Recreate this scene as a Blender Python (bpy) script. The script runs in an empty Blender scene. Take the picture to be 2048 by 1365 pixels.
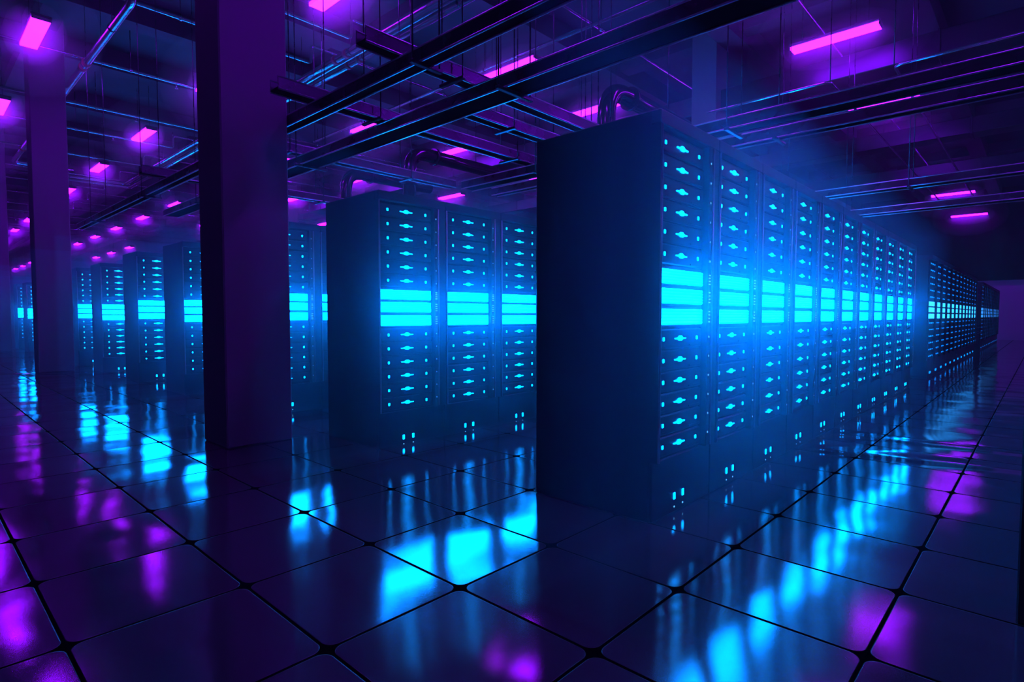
import bpy, math, random
from mathutils import Vector, Matrix
random.seed(7)
C = bpy.context.scene.collection
PI = math.pi

# ------------------------------------------------------------------ camera frame
TU, TV = 0.6, 0.6695            # floor tile size
CAM = Vector((-0.352, -0.405, 1.129))
HC = 7.1                        # ceiling height

def at(un, vn, Z):
    """Point Z metres above the eye level, un/vn metres along the hall per metre of height."""
    return Vector((CAM.x + un * Z, CAM.y + vn * Z, CAM.z + Z))

# ------------------------------------------------------------------ materials
def mat(name, col, rough=0.5, metal=0.0, spec=0.5, vary=0.0, scale=6.0, bump=0.0):
    m = bpy.data.materials.new(name); m.use_nodes = True
    nt = m.node_tree; b = nt.nodes['Principled BSDF']
    b.inputs['Base Color'].default_value = (*col, 1)
    b.inputs['Roughness'].default_value = rough
    b.inputs['Metallic'].default_value = metal
    b.inputs['Specular IOR Level'].default_value = spec
    tc = nt.nodes.new('ShaderNodeTexCoord')
    if vary or bump:
        n = nt.nodes.new('ShaderNodeTexNoise'); n.inputs['Scale'].default_value = scale
        n.inputs['Detail'].default_value = 3
        nt.links.new(tc.outputs['Object'], n.inputs['Vector'])
    if vary:
        r = nt.nodes.new('ShaderNodeMapRange')
        r.inputs['To Min'].default_value = max(0.02, rough - vary); r.inputs['To Max'].default_value = rough + vary
        nt.links.new(n.outputs['Fac'], r.inputs['Value']); nt.links.new(r.outputs['Result'], b.inputs['Roughness'])
    if bump:
        bp = nt.nodes.new('ShaderNodeBump'); bp.inputs['Strength'].default_value = 0.3; bp.inputs['Distance'].default_value = bump
        nt.links.new(n.outputs['Fac'], bp.inputs['Height']); nt.links.new(bp.outputs['Normal'], b.inputs['Normal'])
    return m

def glow(name, col, strength, sample=True):
    m = bpy.data.materials.new(name); m.use_nodes = True
    nt = m.node_tree; b = nt.nodes['Principled BSDF']
    b.inputs['Base Color'].default_value = (0.02, 0.02, 0.03, 1)
    b.inputs['Roughness'].default_value = 0.4
    b.inputs['Emission Color'].default_value = (*col, 1)
    b.inputs['Emission Strength'].default_value = strength
    m.cycles.emission_sampling = 'FRONT_BACK' if sample else 'NONE'
    return m

M = {}
M['body'] = mat('powder_coated_black_steel', (0.014, 0.016, 0.024), 0.42, 0, 0.5, 0.06, 4)
M['unit'] = mat('server_face_plastic', (0.016, 0.018, 0.026), 0.33, 0, 0.5, 0.05, 9)
M['bead'] = mat('satin_edge_trim', (0.30, 0.30, 0.34), 0.30, 0.8, 0.5)
M['pillar'] = mat('painted_concrete', (0.20, 0.19, 0.22), 0.7, 0, 0.3, 0.08, 3, 0.004)
M['ceil'] = mat('dark_ceiling_concrete', (0.07, 0.07, 0.10), 0.75, 0, 0.3, 0.08, 1.2, 0.01)
M['wall'] = mat('painted_wall', (0.22, 0.21, 0.24), 0.8, 0, 0.3, 0.05, 2, 0.004)
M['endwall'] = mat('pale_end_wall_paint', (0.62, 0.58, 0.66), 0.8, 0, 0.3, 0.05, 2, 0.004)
M['bezel'] = mat('grey_panel_bezel', (0.06, 0.065, 0.075), 0.5)
M['pipe'] = mat('galvanised_pipe', (0.95, 0.95, 0.97), 0.22, 1.0, 0.5, 0.05, 5)
M['coupling'] = mat('red_pipe_coupling', (0.35, 0.05, 0.08), 0.4, 0.2, 0.5)
M['tray'] = mat('dark_tray_steel', (0.10, 0.10, 0.12), 0.28, 1.0, 0.5, 0.06, 5)
M['edge'] = mat('bright_rolled_edge', (0.75, 0.76, 0.80), 0.30, 1.0)
M['duct'] = mat('glossy_duct_sheet', (0.09, 0.09, 0.115), 0.40, 1.0, 0.5, 0.05, 2)
M['hose'] = mat('glossy_black_pipe', (0.02, 0.02, 0.025), 0.14, 0, 0.6)
M['lampbody'] = mat('lamp_housing_paint', (0.08, 0.08, 0.10), 0.45, 0, 0.5)
CY = (0.0, 0.20, 1.0)
M['panel'] = glow('cyan_light_panel', CY, 50.0)
M['led'] = glow('cyan_indicator', (0.0, 0.24, 1.0), 16.0, False)
M['tiny'] = glow('pale_cyan_indicator', (0.10, 0.60, 1.0), 1.1, False)
M['far_led'] = glow('distance_dimmed_cyan_indicator', (0.0, 0.24, 1.0), 2.2, False)  # this and the next: same indicators, dimming with distance put into the emission
M['dim_led'] = glow('distance_faint_cyan_indicator', (0.0, 0.22, 1.0), 0.5, False)
M['panel_far'] = glow('distance_dimmed_cyan_panel', (0.02, 0.32, 1.0), 3.0)  # this and the next: same panels as nearby, distance dimming put into their glow
M['panel_dim'] = glow('distance_faint_cyan_panel', (0.03, 0.30, 1.0), 1.1)
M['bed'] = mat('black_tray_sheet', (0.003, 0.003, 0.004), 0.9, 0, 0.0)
M['tube'] = glow('magenta_tube', (0.25, 0.002, 1.0), 40.0)

def floor_mat():
    m = bpy.data.materials.new('polished_floor_tiles'); m.use_nodes = True
    nt = m.node_tree; N = nt.nodes; L = nt.links; b = N['Principled BSDF']
    def mth(op, a=None, c=None, v=None, clamp=False):
        n = N.new('ShaderNodeMath'); n.operation = op; n.use_clamp = clamp
        for i, x in enumerate((a, c, v)):
            if x is None: continue
            if isinstance(x, (int, float)): n.inputs[i].default_value = x
            else: L.new(x, n.inputs[i])
        return n.outputs[0]
    tc = N.new('ShaderNodeTexCoord'); sx = N.new('ShaderNodeSeparateXYZ'); L.new(tc.outputs['Object'], sx.inputs[0])
    X, Y = sx.outputs['X'], sx.outputs['Y']
    px = mth('DIVIDE', X, TU); py = mth('DIVIDE', Y, TV)
    ix = mth('FLOOR', px); iy = mth('FLOOR', py)
    lx = mth('MULTIPLY', mth('SUBTRACT', mth('SUBTRACT', px, ix), 0.5), TU)     # local metres
    ly = mth('MULTIPLY', mth('SUBTRACT', mth('SUBTRACT', py, iy), 0.5), TV)
    R, G = 0.045, 0.0062
    qx = mth('SUBTRACT', mth('ABSOLUTE', lx), TU / 2 - G - R); qy = mth('SUBTRACT', mth('ABSOLUTE', ly), TV / 2 - G - R)
    mx = mth('MAXIMUM', qx, 0.0); my = mth('MAXIMUM', qy, 0.0)
    ln = mth('SQRT', mth('ADD', mth('MULTIPLY', mx, mx), mth('MULTIPLY', my, my)))
    inn = mth('MINIMUM', mth('MAXIMUM', qx, qy), 0.0)
    sd = mth('SUBTRACT', mth('ADD', ln, inn), R)                                   # <0 inside the tile
    tile = N.new('ShaderNodeMapRange'); tile.interpolation_type = 'SMOOTHSTEP'
    tile.inputs['From Min'].default_value = 0.0012; tile.inputs['From Max'].default_value = -0.0022
    L.new(sd, tile.inputs['Value']); T = tile.outputs['Result']
    cid = N.new('ShaderNodeCombineXYZ'); L.new(ix, cid.inputs[0]); L.new(iy, cid.inputs[1])
    wn = N.new('ShaderNodeTexWhiteNoise'); wn.noise_dimensions = '3D'; L.new(cid.outputs[0], wn.inputs['Vector'])
    sc = N.new('ShaderNodeVectorMath'); sc.operation = 'SCALE'; sc.inputs['Scale'].default_value = 43.0
    L.new(wn.outputs['Color'], sc.inputs[0])
    ad = N.new('ShaderNodeVectorMath'); L.new(sc.outputs[0], ad.inputs[0]); L.new(tc.outputs['Object'], ad.inputs[1])
    big = N.new('ShaderNodeTexNoise'); big.inputs['Scale'].default_value = 1.9; big.inputs['Detail'].default_value = 0.6
    big.inputs['Roughness'].default_value = 0.4
    L.new(ad.outputs[0], big.inputs['Vector'])
    fine = N.new('ShaderNodeTexNoise'); fine.inputs['Scale'].default_value = 420.0; fine.inputs['Detail'].default_value = 1
    L.new(tc.outputs['Object'], fine.inputs['Vector'])
    sw = N.new('ShaderNodeSeparateXYZ'); L.new(wn.outputs['Color'], sw.inputs[0])
    tilt = mth('ADD', mth('MULTIPLY', lx, mth('MULTIPLY', mth('SUBTRACT', sw.outputs[0], 0.5), 0.010)),
               mth('MULTIPLY', ly, mth('MULTIPLY', mth('SUBTRACT', sw.outputs[1], 0.5), 0.010)))
    h = mth('ADD', mth('MULTIPLY', big.outputs['Fac'], 0.0125), tilt)
    # two warped seams in the floor where it sags, one in the wide aisle, one by the further column
    for kx, ky, c0, wid, amp, (ya, yb) in ((1.0, .227, 5.155, .14, -.019, (-1.4, 1.06)), (1.0, .1, 5.85, 0.11, -.010, (-1.4, 1.06)), (.62, 1.0, 14.75, .24, -.020, (12.2, 16.0))):
        c = mth('SUBTRACT', mth('ADD', mth('MULTIPLY', X, kx), mth('MULTIPLY', Y, ky)), c0)
        g = mth('EXPONENT', mth('MULTIPLY', mth('MULTIPLY', c, c), -1.0 / wid ** 2))
        win = mth('MULTIPLY', mth('GREATER_THAN', Y, ya), mth('LESS_THAN', Y, yb))
        h = mth('ADD', h, mth('MULTIPLY', mth('MULTIPLY', g, win), amp))
    h = mth('ADD', h, mth('MULTIPLY', fine.outputs['Fac'], 0.00007))
    h = mth('ADD', h, mth('MULTIPLY', T, 0.003))
    bp = N.new('ShaderNodeBump'); bp.inputs['Strength'].default_value = 1.0; bp.inputs['Distance'].default_value = 1.0
    L.new(h, bp.inputs['Height']); L.new(bp.outputs['Normal'], b.inputs['Normal'])
    mixc = N.new('ShaderNodeMix'); mixc.data_type = 'RGBA'
    mixc.inputs[6].default_value = (0.002, 0.002, 0.003, 1); mixc.inputs[7].default_value = (0.055, 0.045, 0.06, 1)
    L.new(T, mixc.inputs[0]); L.new(mixc.outputs[2], b.inputs['Base Color'])
    rr = N.new('ShaderNodeMapRange'); rr.inputs['To Min'].default_value = 0.9; rr.inputs['To Max'].default_value = 0.075
    L.new(T, rr.inputs['Value']); L.new(rr.outputs['Result'], b.inputs['Roughness'])
    L.new(mth('MULTIPLY', T, 0.75), b.inputs['Specular IOR Level'])
    b.inputs['IOR'].default_value = 1.75
    return m
M['floor'] = floor_mat()

# ------------------------------------------------------------------ mesh builder
class MB:
    def __init__(s): s.v = []; s.f = []; s.sm = []
    def box(s, x0, x1, y0, y1, z0, z1, bev=0.0):
        n = len(s.v)
        if not bev:
            s.v += [(x, y, z) for z in (z0, z1) for y in (y0, y1) for x in (x0, x1)]
            for q in ((0, 2, 3, 1), (4, 5, 7, 6), (0, 1, 5, 4), (2, 6, 7, 3), (0, 4, 6, 2), (1, 3, 7, 5)):
                s.f.append(tuple(n + i for i in q)); s.sm.append(False)
            return s
        b = min(bev, (x1 - x0) / 2.01, (y1 - y0) / 2.01, (z1 - z0) / 2.01)
        rings = []
        def ring(z, d):
            return [(x0 + d + (b if d == 0 else 0), y0 + d, z), (x1 - d - (b if d == 0 else 0), y0 + d, z),
                    (x1 - d, y0 + d + (b if d == 0 else 0), z), (x1 - d, y1 - d - (b if d == 0 else 0), z),
                    (x1 - d - (b if d == 0 else 0), y1 - d, z), (x0 + d + (b if d == 0 else 0), y1 - d, z),
                    (x0 + d, y1 - d - (b if d == 0 else 0), z), (x0 + d, y0 + d + (b if d == 0 else 0), z)]
        def capring(z):
            d = b
            return [(x0 + d, y0 + d, z), (x1 - d, y0 + d, z), (x1 - d, y1 - d, z), (x0 + d, y1 - d, z)]
        r0, r1, r2, r3 = capring(z0), ring(z0 + b, 0), ring(z1 - b, 0), capring(z1)
        s.v += r0 + r1 + r2 + r3
        a0, a1, a2, a3 = n, n + 4, n + 12, n + 20
        F = []
        F.append((a0 + 3, a0 + 2, a0 + 1, a0)); F.append((a3, a3 + 1, a3 + 2, a3 + 3))
        for i in range(8):
            j = (i + 1) % 8
            F.append((a1 + i, a1 + j, a2 + j, a2 + i))
        for i in range(4):
            j = (i + 1) % 4
            p, q = (2 * i) % 8, (2 * i + 1) % 8
            F.append((a0 + i, a0 + j, a1 + q, a1 + p)); F.append((a2 + p, a2 + q, a3 + j, a3 + i))
            t = (2 * i + 2) % 8
            F.append((a0 + j, a1 + t, a1 + q)); F.append((a2 + q, a2 + t, a3 + j))
        for f in F: s.f.append(f); s.sm.append(False)
        return s
    def tube(s, pts, r, seg=12, cap=True):
        pts = [Vector(p) for p in pts]; n0 = len(s.v); up = None
        for i, p in enumerate(pts):
            d = (pts[min(i + 1, len(pts) - 1)] - pts[max(i - 1, 0)]).normalized()
            if up is None:
                up = d.orthogonal().normalized()
            else:
                up = (up - d * up.dot(d)).normalized()
            w = d.cross(up)
            for k in range(seg):
                a = 2 * PI * k / seg
                s.v.append(tuple(p + (up * math.cos(a) + w * math.sin(a)) * r))
        for i in range(len(pts) - 1):
            for k in range(seg):
                a, b = n0 + i * seg + k, n0 + i * seg + (k + 1) % seg
                s.f.append((a, b, b + seg, a + seg)); s.sm.append(True)
        if cap:
            s.f.append(tuple(n0 + k for k in reversed(range(seg)))); s.sm.append(False)
            e = n0 + (len(pts) - 1) * seg
            s.f.append(tuple(e + k for k in range(seg))); s.sm.append(False)
        return s
    def poly(s, outline, y0, y1):
        """Prism of an outline in x-z, extruded along y."""
        n = len(s.v); k = len(outline)
        s.v += [(x, y0, z) for x, z in outline] + [(x, y1, z) for x, z in outline]
        s.f.append(tuple(n + i for i in range(k))); s.sm.append(False)
        s.f.append(tuple(n + k + i for i in reversed(range(k)))); s.sm.append(False)
        for i in range(k):
            j = (i + 1) % k
            s.f.append((n + i, n + k + i, n + k + j, n + j)); s.sm.append(False)
        return s
    def mesh(s, name, m):
        me = bpy.data.meshes.new(name); me.from_pydata(s.v, [], s.f)
        me.polygons.foreach_set('use_smooth', s.sm); me.materials.append(m); me.update()
        return me

def link(name, data, parent=None, loc=(0, 0, 0), rot=(0, 0, 0)):
    o = bpy.data.objects.new(name, data); C.objects.link(o)
    o.location = loc; o.rotation_euler = rot
    if parent: o.parent = parent
    return o
def obj(name, mb, m, parent=None, loc=(0, 0, 0)):
    return link(name, mb.mesh(name, m), parent, loc)
def tag(o, label=None, cat=None, group=None, kind=None):
    if label: o['label'] = label
    if cat: o['category'] = cat
    if group: o['group'] = group
    if kind: o['kind'] = kind
    return o
def struct(name, mb, m, label=None):
    o = obj(name, mb, m); o['kind'] = 'structure'
    if label: o['label'] = label
    return o
def bend(pts, r, n=7):
    """Round the corners of a polyline."""
    pts = [Vector(p) for p in pts]; out = [pts[0]]
    for a, b, c in zip(pts, pts[1:], pts[2:]):
        d1, d2 = (a - b).normalized(), (c - b).normalized()
        rr = min(r, (a - b).length * .45, (c - b).length * .45)
        p, q = b + d1 * rr, b + d2 * rr
        for i in range(n + 1):
            t = i / n
            out.append(p * (1 - t) ** 2 + b * 2 * t * (1 - t) + q * t * t)
    out.append(pts[-1]); return out
KIDS = {}
def copy_tree(o, parent=None):
    c = o.copy(); C.objects.link(c)
    if parent: c.parent = parent
    for ch in list(KIDS.get(o.name, ())): copy_tree(ch, c)
    return c
def index_kids():
    KIDS.clear()
    for o in bpy.data.objects:
        if o.parent: KIDS.setdefault(o.parent.name, []).append(o)
ORD = ['', 'first', 'second', 'third', 'fourth', 'fifth', 'sixth', 'seventh', 'eighth', 'ninth', 'tenth', 'eleventh', 'twelfth',
       'thirteenth', 'fourteenth', 'fifteenth', 'sixteenth', 'seventeenth', 'eighteenth', 'nineteenth', 'twentieth']

# ------------------------------------------------------------------ setting
X0, X1, Y0, Y1 = -9.0, 34.9, -9.0, 92.0
f = MB(); n = 1
f.v += [(X0, Y0, 0), (X1, Y0, 0), (X1, Y1, 0), (X0, Y1, 0)]; f.f.append((0, 1, 2, 3)); f.sm.append(False)
struct('floor', f, M['floor'], 'dark glossy floor of large square tiles with wavy reflections')
struct('ceiling', MB().box(X0, X1, Y0, Y1, HC, HC + .3), M['ceil'], 'dark concrete ceiling slab high above the server racks')
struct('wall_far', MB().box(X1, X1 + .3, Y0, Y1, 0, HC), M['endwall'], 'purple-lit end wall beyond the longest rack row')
struct('wall_left', MB().box(X0 - .3, X0, Y0, Y1, 0, HC), M['wall'])
struct('wall_back', MB().box(X0, X1, Y0 - .3, Y0, 0, HC), M['wall'])
struct('wall_end', MB().box(X0, X1, Y1, Y1 + .3, 0, HC), M['wall'])
k = 1
for vn in (0.30, 0.835, 1.335, 1.905, 2.30, 2.80, 3.43, 4.0, 4.55, 5.15, 5.8, 6.5, 7.3, 8.2):   # downstand beams across the hall
    y = CAM.y + vn * (HC - .45 - CAM.z)
    struct('trim_%d' % k, MB().box(X0, X1, y, y + .42, HC - .45, HC), M['ceil'], 'dark ceiling beam running across the hall'); k += 1
for x in (1.5, 6.3, 11.1, 15.9, 20.7, 25.5):
    struct('trim_%d' % k, MB().box(x + .1, x + .47, Y0, Y1, HC - .32, HC), M['ceil'], 'dark ceiling beam running along the columns'); k += 1
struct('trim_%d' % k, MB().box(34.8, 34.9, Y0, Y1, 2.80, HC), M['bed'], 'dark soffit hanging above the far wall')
for x, y, lab in ((1.505, 4.62, 'thick square column standing in front of the third rack row'), (1.505, 14.15, 'slimmer looking square column further down the hall'),
             (1.505, 23.65, 'distant square column at the edge of view'), (11.1, 4.62, 'dark column rising behind the longest rack row'),
             (11.1, 23.65, 'far column hidden among the rack rows')):
    p = MB().box(x, x + .575, y, y + .53, 0, HC, .012)
    tag(struct('pillar', p, M['pillar'], lab))

# ------------------------------------------------------------------ server cabinets
CW, CD, CHT = 0.732, 0.86, 2.212          # pitch, depth, height
REC = 0.042                               # faceplates stand back from the panels
ZROW = [2.066 - .1197 * i for i in range(6)] + [1.0005 - .1197 * i for i in range(6)]
ZPAN = [(1.307, 1.386), (1.198, 1.281), (1.081, 1.167)]

def make_cabinet():
    root = link('server_cabinet', None)
    b = MB()
    b.box(0, CW - .004, REC + .012, CD, .001, CHT, .006)                     # carcass
    b.box(0, CW - .004, .004, REC + .02, 2.135, CHT, .006)                   # header
    b.box(0, .009, .002, REC + .02, .335, 2.135)                             # front edge
    obj('cabinet_body', b, M['body'], root)
    k_ = MB().box(.004, CW - .008, REC - .004, REC + .016, .004, .332, .005)
    kick = obj('kick_panel', k_, M['body'], root)
    lowme = MB().box(-.011, .011, -.004, .002, -.020, .020, .003).mesh('power_light', M['led'])
    tinyme = MB().box(-.006, .006, -.003, .002, -.005, .005, .002).mesh('status_light', M['tiny'])
    for x in (.263, .367):
        link('power_light', lowme, kick, (x, REC - .004, .097)); link('status_light', tinyme, kick, (x, REC - .004, .035))
    sp = MB().box(.590, CW - .006, .003, REC + .02, .335, 2.135, .004)
    post = obj('side_post', sp, M['body'], root)
    mirrored_dot = MB().box(-.0045, .0045, -.003, .002, -.006, .006, .0015).mesh('status_light', M['tiny'])  # glowing dots standing in for the next cabinet's lights mirrored in the post
    for z in ZROW: link('status_light', mirrored_dot, post, (.612, .003, .4 + (z - .401) * .9727 + .0195))
    beadme = MB().tube([(0, 0, .34), (0, 0, 2.13)], .007, 10).mesh('edge_trim', M['bead'])
    for x in (.0042, .636): link('edge_trim', beadme, root, (x, -.002, 0))
    unitme = MB().box(.024, .584, REC - .006, REC + .016, -.0545, .0545, .006)
    unitme.box(.05, .13, REC - .010, REC, -.045, -.036).box(.42, .56, REC - .010, REC, -.045, -.036)
    unitme = unitme.mesh('server_unit', M['unit'])
    dot = MB().box(-.009, .009, -.004, .002, -.011, .011, .003).mesh('status_light', M['led'])
    bar = MB().poly([(-.066, .003), (-.064, -.003), (-.028, -.004), (-.014, -.012), (.014, -.012), (.028, -.004), (.064, -.003), (.066, .003),
                     (.028, .005), (.012, .016), (-.012, .016), (-.028, .005)], -.005, .002).mesh('indicator_bar', M['led'])
    for z in ZROW:
        u = link('server_unit', unitme, root, (0, 0, z))
        link('status_light', dot, u, (.113, REC - .006, 0)); link('status_light', dot, u, (.517, REC - .006, 0))
        link('indicator_bar', bar, u, (.305, REC - .006, 0))
    for z0, z1 in ZPAN:
        p = MB().box(.010, .570, .034, REC + .016, z0 - .0115, z1 + .0115, .002)
        pan = obj('panel_bezel', p, M['bezel'], root)
        g = MB(); nr = 5; h = (z1 - z0) / nr                                  # a ribbed lit face, closed at the rim
        prof = []
        for i in range(nr): prof += [(.029, z0 + i * h), (.024, z0 + (i + .5) * h)]
        prof.append((.029, z1))
        for x in (.011, .566): g.v += [(x, y, z) for y, z in prof]
        np_ = len(prof)
        for i in range(np_ - 1): g.f.append((i, np_ + i, np_ + i + 1, i + 1)); g.sm.append(False)
        obj('light_panel', g, M['panel'], pan)
        d = MB()
        for i in range(4):
            z = z1 - .012 - i * (z1 - z0 - .024) / 3
            d.box(.602, .622, .000, .006, z - .003, z + .003)
        obj('activity_light', d, M['tiny'], pan)
    fill = MB().box(.024, .584, REC - .004, REC + .016, 1.062, 1.405, .004)
    obj('blanking_plate', fill, M['unit'], root)
    return root

def make_far_cabinet(pm, dots, lm_=None):
    """The same cabinet where it stands too far off to show its finer parts."""
    root = link('server_cabinet', None)
    b = MB()
    b.box(0, CW - .004, REC + .012, CD, .03, CHT, .008).box(.02, CW - .02, .06, CD - .03, 0, .03)
    b.box(0, CW - .004, .004, REC + .02, 2.135, CHT).box(.588, CW - .006, .003, REC + .02, .335, 2.135)
    b.box(.004, CW - .008, REC - .004, REC + .016, .004, .332).box(.024, .584, REC - .004, REC + .016, .336, 2.13)
    obj('cabinet_body', b, M['body'], root)
    for z0, z1 in ZPAN:
        obj('light_panel', MB().box(.011, .566, .024, REC, z0, z1), pm, root)
    for x, w, hh, nm in ((.113, .009, .009, 'status_light'), (.305, .030, .010, 'indicator_bar'), (.517, .009, .009, 'status_light')) if dots else ():
        me = MB().box(-w, w, -.014, 0, -hh, hh).mesh(nm, lm_)
        for z in ZROW: link(nm, me, root, (x, REC, z))
    for x in (.263, .367):
        obj('power_light', MB().box(x - .012, x + .012, REC - .012, REC, .077, .117), lm_ or M['led'], root)
    return root

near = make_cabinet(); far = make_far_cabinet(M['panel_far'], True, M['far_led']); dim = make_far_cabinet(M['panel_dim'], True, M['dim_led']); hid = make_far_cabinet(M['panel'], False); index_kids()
used = {'near': False, 'far': False, 'dim': False, 'hid': False}
def cabinet(x, y, dz, label, group, kind='near', sx=1.0):
    proto = {'near': near, 'far': far, 'dim': dim, 'hid': hid}[kind]
    if not used[kind]: o = proto; used[kind] = True
    else: o = copy_tree(proto)
    o.location = (x, y, dz); o.scale = (sx, 1, 1)
    tag(o, label, 'server cabinet', group)
    return o
XS = 2.385
ROWS = [(1.085, 0), (3.663, -.035), (5.963, 0), (8.474, -.035), (10.74, 0), (13.25, -.035), (15.49, 0), (17.98, -.035), (20.20, 0), (22.85, -.035), (25.02, 0)]
# the longest row: three blocks
for i in range(11):
    lab = 'dark server cabinet at the open end of the longest row, whole side showing' if i == 0 else \
        'dark server cabinet, %s from the open end of the longest row' % ORD[i + 1]
    cabinet(XS + i * CW, ROWS[0][0], 0, lab, 'server cabinets of the longest row, first block')
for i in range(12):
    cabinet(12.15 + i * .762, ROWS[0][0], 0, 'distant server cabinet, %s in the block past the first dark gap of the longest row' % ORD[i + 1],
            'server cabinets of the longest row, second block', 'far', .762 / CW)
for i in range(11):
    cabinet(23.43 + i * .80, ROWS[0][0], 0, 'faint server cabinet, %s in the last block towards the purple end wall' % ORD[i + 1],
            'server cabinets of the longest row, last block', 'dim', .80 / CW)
ROWNAME = {2: 'second row, behind the longest row', 3: 'third row, beside the thick column', 4: 'fourth row, past the thick column'}
for q in range(5, 12): ROWNAME[q] = ORD[q] + ' row counted back'
for r in range(2, 12):
    y, dz = ROWS[r - 1]
    full = {2: 5, 3: 2}.get(r, 1); total = {2: 12, 3: 12, 4: 10, 5: 10, 6: 10, 7: 9, 8: 9, 9: 8}.get(r, 4)
    for i in range(total):
        if i == 0: lab = 'dark server cabinet at the open end of the %s' % ROWNAME[r]
        else: lab = 'dark server cabinet, %s from the open end of the %s' % (ORD[i + 1], ROWNAME[r])
        cabinet(XS + i * CW, y, dz, lab, 'server cabinets of the %s' % ROWNAME[r].split(',')[0], 'near' if i < full else 'hid')
cabinet(XS + .025, -1.217, 0, 'black back corner of a server cabinet across the aisle from the longest row', 'server cabinets of the row across the aisle')
for i in range(1, 3):
    cabinet(XS + .025 + i * CW, -1.217, 0, 'server cabinet, %s in the row across the aisle, back turned' % ORD[i + 1], 'server cabinets of the row across the aisle', 'hid')

# ------------------------------------------------------------------ magenta ceiling lights
ZL = 4.65
def make_light():
    root = link('ceiling_light', None)
    h = MB().box(-.135, .135, -.675, .675, .036, .085, .012)
    obj('lamp_housing', h, M['lampbody'], root)
    t = MB().box(-.115, .115, -.66, .66, -.012, .036)
    obj('tube_diffuser', t, M['tube'], root)
    for s in (-1, 1):
        obj('end_cap', MB().box(-.125, .125, s * .671 - .010, s * .671 + .010, -.013, .037, .004), M['lampbody'], root)
    for s in (-1, 1):
        obj('suspension_rod', MB().tube([(0, s * .5, .08), (0, s * .5, HC - .01 - (CAM.z + ZL))], .006, 6), M['tray'], root)
    return root
light = make_light(); index_kids(); first = True
FILES = {.36: 'file beside the columns', .957: 'file over the columns', 1.73: 'first file over rack ends', 2.34: 'second file over rack ends',
         3.20: 'third file over the racks', 3.81: 'fourth file over the racks', 5.95: 'far along over the aisle', 7.31: 'furthest along over the aisle'}
for un, ks in ((.36, range(-1, 6)), (.957, range(-1, 11)), (1.73, range(-1, 16)), (2.34, (-1, 0, 1, 2, 3, 4, 5, 6, 9, 10, 11)), (3.20, range(-1, 7)), (3.81, range(-1, 5)), (5.95, (0,)), (7.31, (-1, 0, 1))):  # furthest file's two outer lights are unseen, added to brighten the end wall
    for k in ks:
        vn = .59 + 1.035 * k - .004 * k
        o = light if first else copy_tree(light); first = False
        o.location = at(un, vn, ZL)
        n_ = k + 2
        lab = 'magenta tube light, %s from the wide aisle, %s' % (ORD[n_], FILES[un])
        if un >= 5: lab = 'thin magenta tube light, %s from the wide aisle, %s' % (ORD[n_], FILES[un])
        tag(o, lab, 'ceiling light', 'magenta ceiling lights')

# ------------------------------------------------------------------ thin sprinkler pipes that jog up over the paired pipes
ZP = 4.80; UJ = 1.145
LOW = [.645, 1.247, 1.862, 2.157, 2.76, 3.365, 3.825, 4.425, 5.03, 5.49, 6.09, 6.69, 7.15, 7.75, 8.36, 8.82, 9.42]
for i, v in enumerate(LOW):
    y = CAM.y + v * ZP; xj = CAM.x + UJ * ZP; z = CAM.z + ZP; zu = z + .335
    pts = bend([(-6, y, z), (xj, y, z), (xj, y, zu), (24, y, zu)], .07, 5)
    o = obj('sprinkler_pipe', MB().tube(pts, .027, 10), M['pipe'])
    tag(o, 'thin steel sprinkler pipe crossing the ceiling, %s counted back from the longest row' % ORD[i + 1], 'pipe', 'sprinkler pipes under the ceiling')
    for x in (-2.2, 2.9, 8.4, 13.5):
        zz = z if x < xj else zu
        obj('hanger_rod', MB().tube([(x, y, zz + .02), (x, y, HC - .005)], .008, 6), M['tray'], o)
        obj('pipe_clamp', MB().tube([(x - .02, y, zz), (x + .02, y, zz)], .04, 10), M['pipe'], o)
        d = MB().tube([(x + .8, y, zz - .11), (x + .8, y, zz - .02)], .014, 8); d.tube([(x + .8, y, zz - .125), (x + .8, y, zz - .11)], .035, 10)
        obj('sprinkler_head', d, M['pipe'], o)

# ------------------------------------------------------------------ paired pipes along the hall
def long_pipe(name, pts, r, label, couplings=(), rods=(), m='pipe'):
    o = obj(name, MB().tube(pts, r, 16), M[m])
    tag(o, label, 'pipe', 'large steel pipes under the ceiling')
    for p in couplings:
        d = Vector((0, .05, 0))
        obj('pipe_coupling', MB().tube([Vector(p) - d, Vector(p) + d], r * 1.25, 16), M['coupling'], o)
    for p in rods:
        obj('hanger_rod', MB().tube([p, (p[0], p[1], HC - .005)], .009, 6), M['tray'], o)
        q = Vector(p); d = Vector((0, .02, 0))
        obj('pipe_clamp', MB().tube([q - d, q + d], r * 1.1, 12), M['tray'], o)
    return o
z = CAM.z + ZP
for un, lab, vend in ((1.197, 'thick bright steel pipe, first of the pair running past the thick column', 5.12), (1.256, 'thick bright steel pipe, second of the pair running past the thick column', 5.24)):
    x = CAM.x + un * ZP
    pts = bend([(x, CAM.y + .2 * ZP, z), (x, CAM.y + vend * ZP, z), (CAM.x + (.40 if vend < 5.2 else .55) * ZP, CAM.y + vend * ZP, z)], .16, 6)
    long_pipe('water_pipe', pts, .062, lab, [(x, CAM.y + v_ * ZP, z) for v_ in (1.98, 2.06, 4.6, 4.7)], [(x, CAM.y + v_ * ZP, z) for v_ in (1.40, 1.95, 2.45, 3.55, 4.2)])
x = CAM.x + 1.229 * ZP
long_pipe('water_pipe', [(x, CAM.y + .2 * ZP, z), (x, CAM.y + 5.0 * ZP, z)], .018, 'slim steel pipe lying between the two thick paired pipes', (), [(x, CAM.y + v_ * ZP, z) for v_ in (1.35, 2.6)])
z2 = CAM.z + 4.62; x = CAM.x + .537 * 4.62
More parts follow.
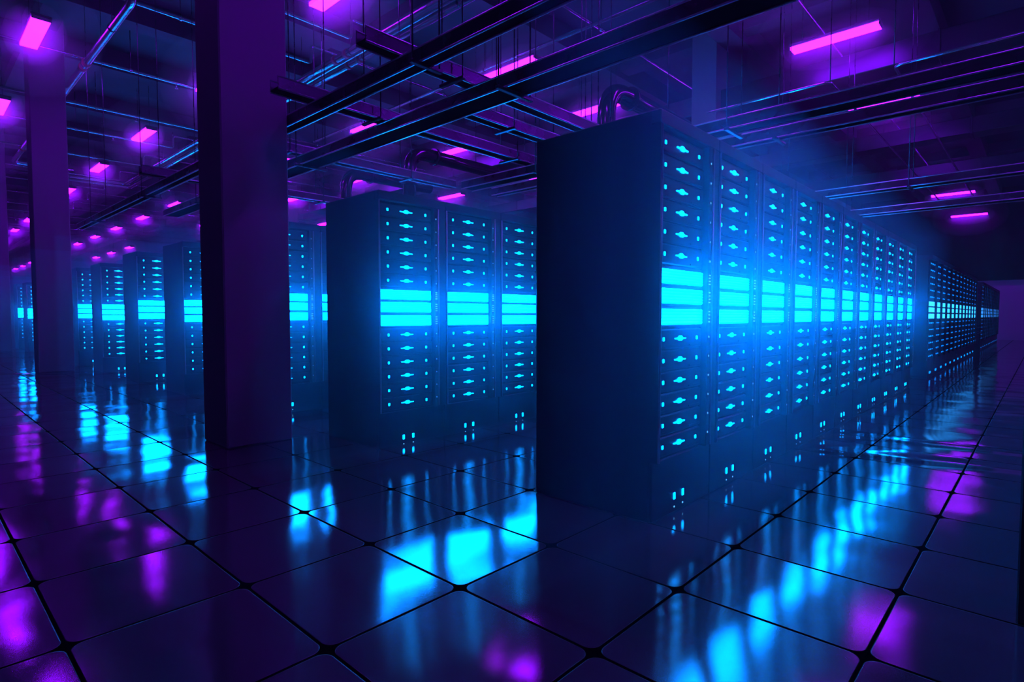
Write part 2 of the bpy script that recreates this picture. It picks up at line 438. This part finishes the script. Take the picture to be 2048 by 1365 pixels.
long_pipe('water_pipe', bend([(x, CAM.y + 2.15 * 4.62, HC - .01), (x, CAM.y + 2.15 * 4.62, z2), (x, CAM.y + 4.92 * 4.62, z2), (CAM.x + .85 * 4.62, CAM.y + 4.92 * 4.62, z2)], .16, 6), .062,
          'thick steel pipe dropping from the ceiling beside the further column', [(x, CAM.y + v_ * 4.62, z2) for v_ in (2.80, 2.86, 4.5)], [(x, CAM.y + v_ * 4.62, z2) for v_ in (2.4, 3.72)])
x = CAM.x + 1.657 * ZP
long_pipe('water_pipe', [(x, CAM.y + .6 * ZP, z), (x, CAM.y + 3.1 * ZP, z)], .035, 'single medium steel pipe running over the ends of the rack rows', (), [(x, CAM.y + v_ * ZP, z) for v_ in (.9, 1.7, 2.6)])

# ------------------------------------------------------------------ cable trays
def tray(p0, p1, width, label, hgt=.10, rods=3, off=.5, single=None):
    """Ladder tray from p0 to p1 (bottom of its first rail); width is measured across, towards +x or +y."""
    p0, p1 = Vector(p0), Vector(p1); d = p1 - p0; ln = d.length
    ang = math.atan2(d.y, d.x)
    root = link('cable_tray', None, None, p0, (0, 0, ang))
    w = -width if abs(d.y) > abs(d.x) else width
    tag(root, label, 'cable tray', 'cable trays over the racks')
    for yy in (0, w):
        r = MB().box(0, ln, yy - .004, yy + .004, 0, hgt)
        obj('side_rail', r, M['tray'], root)
        for zz in (.004, hgt): obj('rail_edge', MB().tube([(0, yy, zz), (ln, yy, zz)], .008, 10), M['edge'], root)
    a, b = sorted((0, w))
    obj('tray_bed', MB().box(0, ln, a, b, .014, .020), M['bed'], root)
    for i in range(rods):
        x = ln * (i + off) / rods
        obj('support_bar', MB().box(x - .018, x + .018, a - .085, b + .085, -.030, -.004, .004), M['tray'], root)
        for yy in (a - .065, b + .065) if single is None else (b - single,):
            obj('hanger_rod', MB().tube([(x, yy, -.02), (x, yy, HC - .005 - p0.z)], .006, 6), M['tray'], root)
    return root
ZT = 1.71
def vtray(un, v0, v1, width, label, Z=ZT, **kw):
    a, b = at(un, v0, Z), at(un, v1, Z); return tray(a, b, width, label, **kw)
def utray(vn, u0, u1, width, label, Z=ZT, **kw):
    a, b = at(u0, vn, Z), at(u1, vn, Z); return tray(a, b, width, label, **kw)
vtray(1.432, -.9, 8.2, .10, 'dark narrow cable tray running past the rack ends beside the thick column', rods=5)
vtray(1.842, -.9, 6.5, .225, 'dark ladder tray over the rack ends, second from the thick column', rods=4, off=.44)
vtray(3.06, -.6, 3.4, .203, 'dark cable tray over the racks, third from the thick column', rods=3, off=.4)
vtray(3.395, -.6, 3.4, .12, 'dark narrow cable tray right beside the third tray from the thick column', rods=3, off=.3, single=.037)
vtray(5.35, -.6, 2.2, .20, 'dark cable tray over the racks, fourth from the thick column', rods=3)
vtray(6.55, -.6, 2.2, .25, 'dark cable tray over the racks, fifth from the thick column', rods=2)
ZU = ZT - .012
utray(1.84, 1.19, 3.4, .11, 'dark cross tray bridging between the first and second rack rows', Z=ZT + .13, rods=2, off=.4)
utray(2.115, 1.86, 3.4, .11, 'shorter dark cross tray over the front of the second rack row', Z=ZT + .13, rods=2)
utray(2.50, 1.17, 3.2, .14, 'dark cross tray beside the thick column, end showing', Z=ZT + .13, rods=2)
utray(3.40, 1.19, 3.0, .12, 'dark cross tray over the third rack row', Z=ZT + .13, rods=2)
utray(4.65, 1.19, 3.0, .12, 'dark cross tray over the fourth rack row', Z=ZT + .13, rods=2)

# ------------------------------------------------------------------ rectangular ducts
def duct(un, y0, y1, wid, hgt, Z, label):
    root = link('air_duct', None, None, (CAM.x + un * Z, 0, CAM.z + Z))
    tag(root, label, 'air duct', 'rectangular air ducts')
    obj('duct_body', MB().box(0, wid, y0, y1, 0, hgt, .012), M['duct'], root)
    k = 0; y = y0 + .6
    while y < y1:
        g = MB().box(-.02, wid + .02, y - .02, y + .02, -.02, hgt + .02, .004); obj('duct_flange', g, M['duct'], root); y += 2.4
    for y in (y0 + 1, (y0 + y1) / 2, y1 - 1):
        for x in (0, wid): obj('hanger_rod', MB().tube([(x - .025 if not x else x + .025, y, 0), (x - .025 if not x else x + .025, y, HC - .005 - CAM.z - Z)], .008, 6), M['tray'], root)
    return root
duct(2.735, -2.0, 22, .55, .38, 4.27, 'glossy rectangular duct running beside the second file of lights')
duct(4.03, -2.0, 18, .55, .38, 4.27, 'glossy rectangular duct running beside the fourth file of lights')
duct(5.05, -2.0, 16, .50, .30, 4.0, 'glossy rectangular duct furthest along over the longest row')

# ------------------------------------------------------------------ conduits over the aisle beside the longest row
def conduit(pts, r, label):
    o = obj('conduit', MB().tube(bend(pts, .12, 6), r, 10), M['pipe']); tag(o, label, 'conduit', 'conduits over the wide aisle')
    for p in pts[1:-1]:
        obj('hanger_rod', MB().tube([p, (p[0], p[1], HC - .005)], .006, 6), M['tray'], o)
    return o
conduit([at(2.745, 1.25, 3.0), at(2.745, .704, 3.0), at(6.6, .704, 3.0)], .016, 'thin conduit bending along the wide aisle above the longest row')
conduit([at(2.745, -.4, 3.0), at(2.745, .474, 3.0), at(6.6, .474, 3.0)], .016, 'thin conduit bending along the wide aisle, further from the longest row')

# ------------------------------------------------------------------ glossy pipes arching up from rack tops
for (x, y, zb), lab in (((6.6, 4.25, 2.18), 'glossy black pipe arching up from the second rack row'), ((6.6, 8.85, 2.18), 'glossy black pipe arching up from the fourth rack row'),
                        ((6.6, 11.2, 2.215), 'glossy black pipe arching up from the fifth rack row')):
    pts = bend([(x, y, zb), (x, y, 4.38), (x + 2.4, y, 4.38)], .45, 10)
    o = obj('coolant_pipe', MB().tube(pts, .13, 20), M['hose']); tag(o, lab, 'pipe', 'arched coolant pipes')
    obj('pipe_flange', MB().tube([(x, y, 3.70), (x, y, 3.76)], .17, 20), M['hose'], o)
    obj('pipe_flange', MB().tube([(x + .6, y, 4.38), (x + .66, y, 4.38)], .17, 20), M['hose'], o)
    obj('hanger_rod', MB().tube([(x + 1.8, y, 4.45), (x + 1.8, y, HC - .005)], .008, 6), M['tray'], o)

# ------------------------------------------------------------------ air haze and added glow volumes
def volume(name, dens, g, col=(1, 1, 1)):
    m = bpy.data.materials.new(name); m.use_nodes = True; nt = m.node_tree; nt.nodes.clear()
    out = nt.nodes.new('ShaderNodeOutputMaterial'); v = nt.nodes.new('ShaderNodeVolumeScatter')
    v.inputs['Color'].default_value = (*col, 1); v.inputs['Density'].default_value = dens; v.inputs['Anisotropy'].default_value = g
    nt.links.new(v.outputs[0], out.inputs['Volume']); return m
MB_ = [(0.21, XS - 1.1, XS - .34), (0.42, XS - .34, XS + 1.46), (0.19, XS + 1.46, XS + 2.93), (0.10, XS + 2.93, XS + 5.12), (0.05, XS + 5.12, XS + 11 * CW + .2)]
for k, (dens, xa, xb) in enumerate(MB_, -1):  # blue-tinted scatter boxes, added to imitate bloom around the lit panels
    hz = MB()
    for i, (y, dz) in enumerate(ROWS):
        if i < 2 or k < 2: hz.box(xa, xb - .001, y - .42, y - .012, .012, 2.34)
    tag(obj('rack_glow_volume', hz, volume('added_glow_along_racks', dens, 0.25, (0.12, 0.9, 1.0))),
        'added blue glow volume along the rack fronts, ' + ('thin beyond the open row ends', 'thickest at the open row ends', 'over the third and fourth cabinets', 'thinning out along the longest row', 'faint towards the gap in the longest row')[k + 1],
        'glow volume', None, 'structure')
for rad, lng, dens in ((.42, .95, .17), (.95, 1.45, .055)):  # ellipsoid scatter shells, added to give each ceiling light a halo
    lm = MB()
    for o in [o for o in bpy.data.objects if o.get('category') == 'ceiling light']:
        c = o.location; n0 = len(lm.v); NS, NR = 12, 7
        lm.v.append((c.x, c.y - lng, c.z - .02))
        for a in range(1, NR):
            t = PI * a / NR
            for b in range(NS):
                q = 2 * PI * b / NS
                lm.v.append((c.x + rad * math.sin(t) * math.cos(q), c.y - lng * math.cos(t), c.z - .02 + rad * math.sin(t) * math.sin(q)))
        lm.v.append((c.x, c.y + lng, c.z - .02)); e = len(lm.v) - 1
        for b in range(NS):
            b2 = (b + 1) % NS
            lm.f.append((n0, n0 + 1 + b, n0 + 1 + b2)); lm.sm.append(True)
            for a in range(NR - 2):
                p = n0 + 1 + a * NS
                lm.f.append((p + b, p + NS + b, p + NS + b2, p + b2)); lm.sm.append(True)
            p = n0 + 1 + (NR - 2) * NS
            lm.f.append((p + b, e, p + b2)); lm.sm.append(True)
    tag(obj('lamp_glow_volume', lm, volume('added_glow_around_lamps', dens, 0.5)), 'added volume giving the ceiling lights a violet halo', 'glow volume', None, 'structure')
w = bpy.data.worlds.new('hall_haze'); bpy.context.scene.world = w; w.use_nodes = True
nt = w.node_tree
bg = nt.nodes['Background']; bg.inputs['Color'].default_value = (0, 0, 0, 1); bg.inputs['Strength'].default_value = 0.0
vs = nt.nodes.new('ShaderNodeVolumeScatter')
vs.inputs['Color'].default_value = (1, 1, 1, 1); vs.inputs['Density'].default_value = 0.0022; vs.inputs['Anisotropy'].default_value = 0.6
nt.links.new(vs.outputs[0], nt.nodes['World Output'].inputs['Volume'])

# ------------------------------------------------------------------ camera and view
cam = bpy.data.cameras.new('camera'); cam.sensor_width = 36; cam.lens = 36 * 1142.992 / 2048; cam.clip_end = 300; cam.clip_start = .05
co = bpy.data.objects.new('camera', cam); C.objects.link(co); co.location = CAM
co.rotation_euler = (math.radians(90 - 2.52), 0, math.radians(43.03 - 90))
sc = bpy.context.scene; sc.camera = co
sc.view_settings.view_transform = 'Standard'; sc.view_settings.look = 'None'; sc.view_settings.gamma = 1
sc.view_settings.use_curve_mapping = False; sc.view_settings.exposure = 0.0
sc.cycles.max_bounces = 5; sc.cycles.volume_bounces = 1; sc.cycles.diffuse_bounces = 2; sc.cycles.glossy_bounces = 4
sc.cycles.use_light_tree = False; sc.cycles.use_denoising = True; sc.cycles.use_adaptive_sampling = True; sc.cycles.adaptive_threshold = 0.03
sc.cycles.sample_clamp_indirect = 8.0
